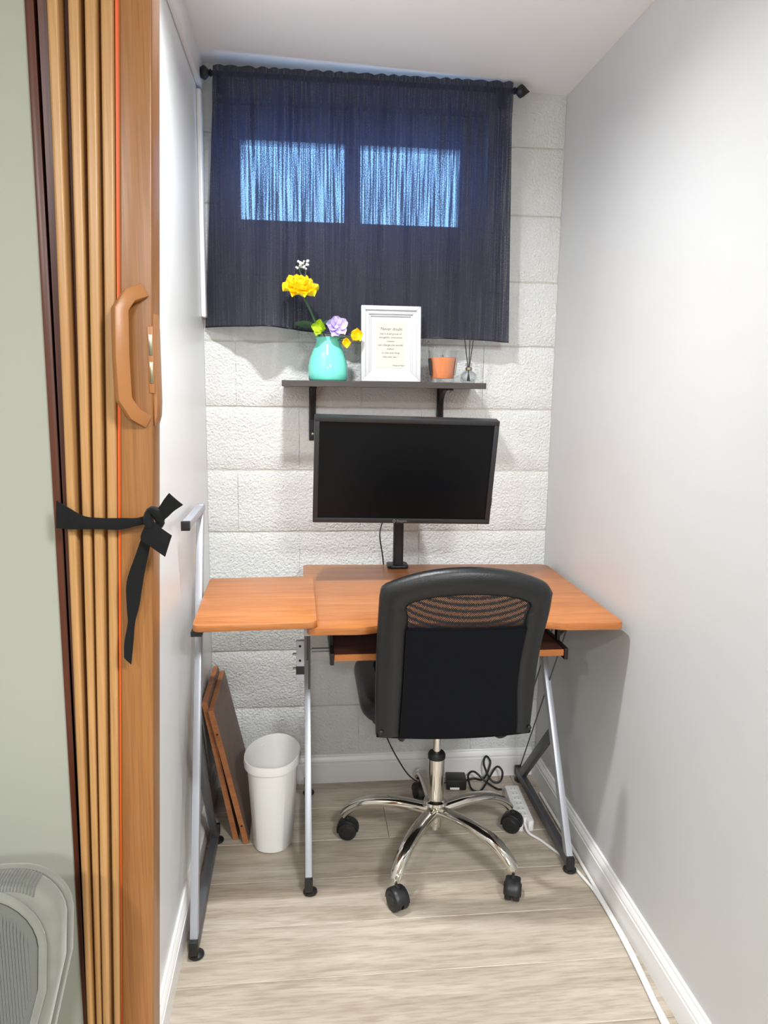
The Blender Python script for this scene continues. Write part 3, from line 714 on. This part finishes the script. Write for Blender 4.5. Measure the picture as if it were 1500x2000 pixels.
# keyboard tray on slides
ty0, ty1, tz = 1.80, 2.12, .697
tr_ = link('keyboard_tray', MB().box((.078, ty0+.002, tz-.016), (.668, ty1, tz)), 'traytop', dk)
link('tray_edge', MB().box((.078, ty0, tz-.0165), (.668, ty0+.002, tz+.0003)), 'deskedge', tr_)
for xx, sx in ((.072, -1), (.674, 1)):
    sl = link('tray_slide', MB().box((xx-.005, ty0-.004, tz-.026), (xx+.005, ty1, tz+.004)), 'blackm', dk, bevel=.001)
    for yy in (1.86, 2.08): link('slide_hanger', MB().box((xx-.004, yy, tz+.004), (xx+.004, yy+.02, DZ-.018)), 'blackm', sl)
link('tray_rod', MB().tube([(.022, 1.86, .690), (.068, 1.86, .690)], .006, 8), 'darkgrey', dk)
link('tray_rod', MB().tube([(.678, 1.90, .690), (.742, 1.98, .70)], .005, 8), 'darkgrey', dk)
# holed bracket plate beside the middle leg
bp = link('bracket_plate', MB().box((-.018, 1.93, .578), (.0032, 1.945, .690)), 'silver', dk, bevel=.001)
link('plate_band', MB().box((-.0188, 1.928, .598), (.0036, 1.946, .620)), 'black', bp)
for zz in (.676, .636): link('plate_hole', MB().axis_lathe([(.0001, 0), (.0035, .0002), (.0035, .002)], (-.008, 1.929, zz), (0, 1, 0), 10), 'hole', bp)
for zz in (.652, .612): link('bolt', MB().axis_lathe([(.0035, 0), (.0035, .008), (.0015, .010)], (-.018, 1.937, zz), (-1, 0, 0), 10), 'nickel', bp)

# ------------------------------------------------------------------ monitor on a clamped post
mo = thing('computer_monitor', (.307, 2.36, DZ), 'black widescreen monitor, switched off, on a post clamped to the desk', 'monitor')
MM = Matrix.Translation((.2856, 2.082, 1.1245)) @ Matrix.Rotation(R(11), 4, 'X') @ Matrix.Rotation(R(1.0), 4, 'Y')
def mbox(m, x0, x1, a, b, d0, d1):
    return m.hexa([MM @ Vector(p) for p in ((x0, d0, a), (x1, d0, a), (x1, d1, a), (x0, d1, a), (x0, d0, b), (x1, d0, b), (x1, d1, b), (x0, d1, b))])
mw, mh, bz = .2547, .1525, .0135
link('housing', mbox(MB(), -mw, mw, -mh, mh, .002, .030), 'bezel', mo, bevel=.003)
link('rear_bulge', mbox(MB(), -mw+.06, mw-.06, -mh+.05, mh-.05, .030, .055), 'bezel', mo, bevel=.006)
for nm, q in (('bezel_top', (-mw, mw, mh-bz, mh)), ('bezel_bottom', (-mw, mw, -mh, -mh+bz)), ('bezel_side', (-mw, -mw+bz, -mh+bz, mh-bz)), ('bezel_side', (mw-bz, mw, -mh+bz, mh-bz))):
    link(nm, mbox(MB(), *q, -.005, .003), 'bezel', mo, bevel=.0012)
link('screen', mbox(MB(), -mw+bz, mw-bz, -mh+bz, mh-bz, -.001, .003), 'screen', mo)
link('button_block', mbox(MB(), mw-.004, mw+.004, -.10, -.075, .006, .02), 'black', mo, bevel=.001)
lg = text('logo_lettering', 'Sceptre', .0095, MM @ Vector((-.0015, -.0053, -mh+.0045)), MM.to_3x3().to_4x4() @ upr, 'logo', mo, 0)
link('logo_emblem', MB().tube([MM @ Vector((-.0235+.0034*math.cos(a), -.0053, -mh+.0072+.0034*math.sin(a))) for a in [2*math.pi*k/16 for k in range(16)]], .0007, 6, True), 'logo', mo)
link('post', MB().prism([(a, b, DZ+.008) for a, b in rrect(.290, .322, 2.350, 2.376, .005)], (0, 0, .37)), 'blackm', mo, smooth=30)
link('clamp_base', MB().prism([(a, b, DZ+.0005) for a, b in rrect(.271, .338, 2.330, 2.398, .014)], (0, 0, .009)), 'blackm', mo, bevel=.002)
link('arm', MB().bar((.306, 2.36, 1.12), (.286, 2.135, 1.12), .03, .04, (0, 0, 1)), 'blackm', mo, bevel=.003)

# ------------------------------------------------------------------ office chair
CX, CY = .387, 2.03
oc = thing('office_chair', (CX, CY, 0), 'black mesh-back office chair with chrome base pushed to the desk', 'office chair')
link('hub', MB().lathe([(.001, .068), (.013, .068), (.014, .080), (.022, .083), (.026, .104), (.027, .138), (.032, .146), (.036, .152), (.034, .160), (.024, .165), (.001, .165)], (CX, CY, 0), 28), 'chrome', oc, smooth=40)
link('column', MB().lathe([(.001, .160), (.0235, .160), (.0235, .295), (.001, .295)], (CX, CY, 0), 28), 'chrome', oc, smooth=40)
link('column_collar', MB().lathe([(.012, .292), (.0255, .292), (.0258, .304), (.022, .310), (.012, .310)], (CX, CY, 0), 28), 'black', oc, smooth=40)
link('piston', MB().lathe([(.001, .30), (.0115, .30), (.0115, .445), (.001, .445)], (CX, CY, 0), 20), 'chrome', oc, smooth=40)
tips = [(.240, 1.790), (.563, 1.803), (.122, 2.113), (.634, 2.108), (.385, 2.315)]
rots = [25, -20, 80, 60, 15]
for (tx, ty), rz in zip(tips, rots):
    d = Vector((tx-CX, ty-CY, 0)); rr = d.length; d.normalize()
    P = [Vector((CX, CY, zz))+d*q for q, zz in ((.012, .128), (.06, .134), (rr*.45, .137), (rr*.70, .130), (rr*.86, .113), (rr*.96, .092), (rr*1.0, .078))]
    P = bez(P, 4); n = len(P)
    link('base_arm', MB().tube(P, [.0205-.003*abs(i/n*2-.6) for i in range(n)], 12, flat=.70), 'chrome', oc, smooth=50)
    c = link('caster', MB().lathe([(.004, .066), (.0055, .066), (.0055, .086), (.001, .086)], (tx, ty, 0), 12), 'chrome', oc)
    ax = Vector((math.cos(R(rz)), math.sin(R(rz)), 0)); fw = Vector((-ax.y, ax.x, 0)); wc = Vector((tx, ty, .0287))-fw*.012
    for sg in (-1, 1):
        link('wheel', MB().axis_lathe([(.001, .024), (.016, .0235), (.018, .021), (.0275, .0195), (.0285, .016), (.0285, .004), (.02, .003), (.001, .003)], wc, ax*sg, 24), 'black', c, smooth=30)
    hood = [wc+fw*(.030*math.cos(a))+Vector((0, 0, .030*math.sin(a))) for a in [R(-10+k*17) for k in range(12)]]
    link('hood', MB().tube(hood, [.020]*12, 10, flat=.20, up=fw), 'black', c, smooth=50)
    link('hood_core', MB().box(wc-Vector((.006, .006, -.01)), wc+Vector((.006, .006, .040))), 'black', c, bevel=.003)
# seat
so = rrect(CX-.235, CX+.225, 1.79, 2.255, [.10, .10, .13, .13], 7)
link('seat_pan', MB().prism([(a, b, .468) for a, b in rrect(CX-.205, CX+.195, 1.85, 2.22, .06)], (0, 0, .02)), 'black', oc, bevel=.006)
link('seat', MB().prism([(a, b, .486) for a, b in so], (0, 0, .060)), 'leather', oc, bevel=.026, seg=4, smooth=60)
link('seat_pad', MB().prism([(a, b, .530) for a, b in rrect(CX-.185, CX+.175, 1.83, 2.20, .08, 6)], (0, 0, .017)), 'seatm', oc, bevel=.008, seg=3, smooth=60)
link('tilt_mechanism', MB().box((CX-.07, CY-.10, .44), (CX+.07, CY+.08, .469)), 'black', oc, bevel=.006)
# backrest, reclined 12 degrees, wrapping slightly round the sitter
ra = R(12)
def bk(u, v, n_=0.):
    """u right, v up, n_ towards the camera"""
    vv = v-.03*0
    y = -v*math.sin(ra)-n_*math.cos(ra)+.55*u*u+.18*max(0, v-.2)**2*0
    return Vector((.385+u, 1.722+y, .50+v*math.cos(ra)-n_*math.sin(ra)))
OUT = [(-.207, .012), (-.211, .11), (-.212, .213), (-.212, .30), (-.210, .392), (-.197, .422), (-.111, .456), (-.012, .467), (.091, .455), (.172, .425), (.196, .398), (.193, .342), (.183, .27), (.179, .19), (.180, .083), (.181, .014)]
INN = [(-.146, .018), (-.1455, .09), (-.144, .168), (-.144, .26), (-.144, .345), (-.145, .376), (-.084, .396), (-.010, .402), (.072, .397), (.137, .376), (.134, .345), (.126, .27), (.122, .21), (.123, .14), (.131, .07), (.135, .018)]
def densify(P, k=4): return [tuple(p) for p in bez([(a, b, 0) for a, b in P], k)]
def band(i0, i1, name):
    A = densify(OUT[i0:i1+1]); B = densify(INN[i0:i1+1]); m = MB(); rings = []
    for a, b in zip(A, B):
        A2, B2 = Vector(a[:2]), Vector(b[:2]); mid = A2.lerp(B2, .5); q1, q2 = A2.lerp(B2, .12), A2.lerp(B2, .88)
        rings.append([bk(A2.x, A2.y, .004), bk(q1.x, q1.y, .013), bk(mid.x, mid.y, .017), bk(q2.x, q2.y, .013), bk(B2.x, B2.y, .004),
                      bk(B2.x, B2.y, -.008), bk(q2.x, q2.y, -.018), bk(q1.x, q1.y, -.018), bk(A2.x, A2.y, -.010)])
    m.rings(rings); return link(name, m, 'leather', oc, smooth=60)
band(0, 4, 'back_side_band'); band(4, 10, 'back_top_band'); band(10, 15, 'back_side_band')
def inner_x(v):
    L_ = [(p[1], p[0]) for p in INN[:6]]; R_ = [(p[1], p[0]) for p in INN[9:][::-1]]
    def it(T):
        T = sorted(T)
        if v <= T[0][0]: return T[0][1]
        for (a, b), (c, d) in zip(T, T[1:]):
            if a <= v <= c: return b+(d-b)*(v-a)/(c-a+1e-9)
        return T[-1][1]
    return it(L_), it(R_)
def topv(u):
    T = INN[5:10]
    for (a, b), (c, d) in zip(T, T[1:]):
        if a <= u <= c: return b+(d-b)*(u-a)/(c-a)
    return .376
def meshfn(lo, hi, n_):
    def fn(s, t):
        v = lo+(hi-lo)*t; a, b = inner_x(min(v, .376)); u = a-.004+(b-a+.008)*s
        if hi > .39: v = lo+(topv(u)+.003-lo)*t
        return bk(u, v, n_-.004*math.sin(math.pi*s))
    return fn
link('mesh_panel', MB().grid(meshfn(.315, .40, .004), 24, 8), 'mesh', oc, smooth=60)
link('lower_back_panel', MB().grid(meshfn(.016, .3155, .005), 24, 16), 'seatm', oc, smooth=60, solid=.012)
link('panel_seam', MB().tube([bk(inner_x(.315)[0]+(inner_x(.315)[1]-inner_x(.315)[0])*k/16, .315, .0065) for k in range(17)], .003, 6), 'seatm', oc)
link('bottom_band', MB().tube([bk(-.205+.385*k/16, .013, .002) for k in range(17)], .0085, 8), 'seatm', oc, smooth=60)
for sx in (-.17, .15):
    link('back_support', MB().tube(bez([bk(sx, .10, -.018), bk(sx*.9, .01, -.025), (CX+sx*.8, 1.80, .47), (CX+sx*.7, 1.90, .452)], 5), .010, 8, flat=.6), 'black', oc)
link('height_lever', MB().tube([(CX-.05, 2.02, .435), (CX-.19, 2.02, .43)], .004, 8), 'black', oc)
for sx, v in ((-.196, .028), (.174, .030)):
    link('back_bolt', MB().axis_lathe([(.006, 0), (.006, .005), (.003, .007)], bk(sx, v, .012), (0, -1, -.2), 10), 'black', oc)

# ------------------------------------------------------------------ waste basket
wbk = thing('waste_basket', (-.09, 2.135, 0), 'tall white plastic waste basket under the side shelf', 'waste basket')
def dshape(cx, cy, hw, hd, n=36):
    pts = []
    for k in range(n):
        a = 2*math.pi*k/n; c, s = math.cos(a), math.sin(a)
        e = .80 if s < 0 else 1.0
        w_ = hw*(1-.10*max(0, s)**2)
        pts.append((cx+w_*math.copysign(abs(c)**e, c), cy+hd*math.copysign(abs(s)**(e if s > 0 else .85), s)))
    rot = R(-8)
    return [(cx+(x-cx)*math.cos(rot)-(y-cy)*math.sin(rot), cy+(x-cx)*math.sin(rot)+(y-cy)*math.cos(rot)) for x, y in pts]
def brings(spec): return [[(x, y, z) for x, y in dshape(-.090, 2.13, hw, hd)] for hw, hd, z in spec]
link('bin_body', MB().rings(brings([(.010, .010, .004), (.054, .080, .0), (.058, .085, .004), (.074, .105, .262), (.0722, .103, .262), (.056, .082, .008), (.010, .010, .008)])), 'bin', wbk, smooth=45)
link('bin_rim', MB().rings(brings([(.073, .104, .256), (.0815, .113, .258), (.083, .115, .270), (.0815, .1135, .283), (.079, .111, .284), (.0725, .1035, .262)]), closed=True), 'bin', wbk, smooth=45)

# ------------------------------------------------------------------ two loose boards leaning by the left wall
for i, (xb, xt_, y0, y1, zt, lab) in enumerate(((-.163, -.258, 2.100, 2.415, .425, 'loose brown board leaning beside the waste basket, nearer of two'), (-.196, -.279, 2.125, 2.42, .440, 'loose brown board leaning behind the other, next to the left wall'))):
    b = thing('loose_board', (xb, (y0+y1)/2, 0), lab, 'board', 'loose boards leaning at the left wall')
    a = Vector((xt_-xb, 0, zt)).normalized(); n_ = Vector((a.z, 0, -a.x)); ln = Vector((xt_-xb, 0, zt)).length; th = .016
    base = Vector((xb-th*n_.x/2, 0, th*abs(n_.z)/2))
    def pt(s, t, yy): q = base+a*s+n_*t; return Vector((q.x, yy, max(q.z, 0.0003)))
    def slabp(m, t0, t1, ya, yb2, s0=0, s1=None):
        s1 = ln if s1 is None else s1
        return m.hexa([pt(s0, t0, ya), pt(s0, t1, ya), pt(s0, t1, yb2), pt(s0, t0, yb2), pt(s1, t0, ya), pt(s1, t1, ya), pt(s1, t1, yb2), pt(s1, t0, yb2)])
    link('board_core', slabp(MB(), -th/2, th/2, y0+.0012, y1, 0, ln-.0012), 'board', b)
    e = link('edge_banding', slabp(MB(), -th/2, th/2, y0, y0+.0012), 'boardedge', b)
    link('edge_banding', slabp(MB(), -th/2, th/2, y0+.0013, y1, ln-.0012, ln), 'boardedge', b)
    if i == 0:
        for s in (.06, .36): link('dowel_hole', MB().axis_lathe([(.0001, 0), (.0032, .0001), (.0032, .001)], pt(s, 0, y0-.0006), (0, 1, 0), 10), 'hole', e)

# ------------------------------------------------------------------ cables, adapter, power strip
ps = thing('power_strip', (.692, 2.20, 0), 'white power strip lying on the floor by the right desk leg', 'power strip')
pa, pb_ = Vector((.700, 2.312, 0)), Vector((.686, 2.092, 0))
t_ = (pb_-pa).normalized(); u_ = Vector((-t_.y, t_.x, 0))
def psq(s, q, zz): return pa+t_*s+u_*q+Vector((0, 0, zz))
L_ = (pb_-pa).length
bodyp = [(0, -.018), (.006, -.024), (L_-.006, -.027), (L_, -.022), (L_, -.008), (L_-.022, -.006), (L_-.022, .006), (L_, .008), (L_, .022), (L_-.006, .027), (.006, .024), (0, .018)]
link('housing', MB().prism([psq(s, q, .0) for s, q in bodyp], (0, 0, .034)), 'strip', ps, bevel=.004)
for k in range(6):
    s = .025+k*.03
    o = link('outlet', MB().prism([psq(s+a, b, .0335) for a, b in ((-.010, -.013), (.010, -.013), (.010, .013), (-.010, .013))], (0, 0, .0012)), 'strip', ps, bevel=.0005, seg=1)
    for q in (-.006, .006): link('outlet_slot', MB().prism([psq(s+a, q+b, .0347) for a, b in ((-.004, -.001), (.004, -.001), (.004, .001), (-.004, .001))], (0, 0, .0004)), 'slot', o)
cordp = [(.686, 2.105, .02), (.690, 2.075, .008), (.716, 2.040, .0045), (.742, 1.985, .0045), (.764, 1.94, .0045), (.780, 1.86, .0045), (.790, 1.80, .0045), (.793, 1.72, .0045), (.790, 1.60, .0045), (.784, 1.50, .0045), (.776, 1.40, .0045), (.770, 1.30, .0045), (.770, 1.10, .0045)]
link('cord', MB().tube(bez(cordp, 8), .0042, 8), 'strip', ps, smooth=60)
ec = MB().tube(bez([(.7985, 2.30, .0055), (.799, 2.0, .0055), (.798, 1.78, .0055), (.797, 1.60, .0055), (.789, 1.48, .0055), (.782, 1.38, .0055), (.780, 1.10, .0055)], 14), .005, 8)
tag(link('braided_cord', ec, 'strip', smooth=60), 'white braided cord running along the right baseboard', 'cord')
ad = thing('power_adapter', (.525, 2.375, 0), 'black power adapter with coiled cable on the floor behind the chair', 'adapter')
link('adapter_body', MB().box((.488, 2.345, .004), (.556, 2.405, .040), Matrix.Rotation(R(-6), 3, 'Z')), 'black', ad, bevel=.004)
link('adapter_label', MB().box((.500, 2.3440, .0065), (.532, 2.3475, .014), Matrix.Rotation(R(-6), 3, 'Z'), (.522, 2.375, .02)), 'strip', ad)
loops = [(.556, 2.375, .022), (.585, 2.37, .030), (.615, 2.38, .020), (.640, 2.405, .030), (.655, 2.425, .060), (.640, 2.430, .080), (.628, 2.41, .060), (.645, 2.37, .022), (.675, 2.365, .018), (.690, 2.39, .040), (.672, 2.40, .055), (.640, 2.375, .030), (.600, 2.33, .008), (.570, 2.34, .010), (.565, 2.375, .040), (.590, 2.39, .045), (.625, 2.37, .018), (.655, 2.335, .010), (.665, 2.31, .02)]
link('coiled_cable', MB().tube(bez(loops, 8), .0036, 8), 'black', ad, smooth=60)
link('coiled_cable', MB().tube(bez([(.600, 2.30, .006), (.62, 2.27, .006), (.645, 2.28, .012), (.630, 2.305, .010), (.600, 2.285, .006), (.575, 2.31, .006)], 8), .0036, 8), 'black', ad, smooth=60)
link('power_cable', MB().tube(bez([(.240, 2.15, 1.03), (.242, 2.26, .95), (.250, 2.40, .88), (.263, 2.418, .80), (.268, 2.420, .72), (.275, 2.428, .45), (.283, 2.428, .20), (.285, 2.426, .17), (.320, 2.41, .10), (.365, 2.395, .035), (.42, 2.385, .008), (.487, 2.378, .015)], 8), .0022, 6), 'black', mo, smooth=60)
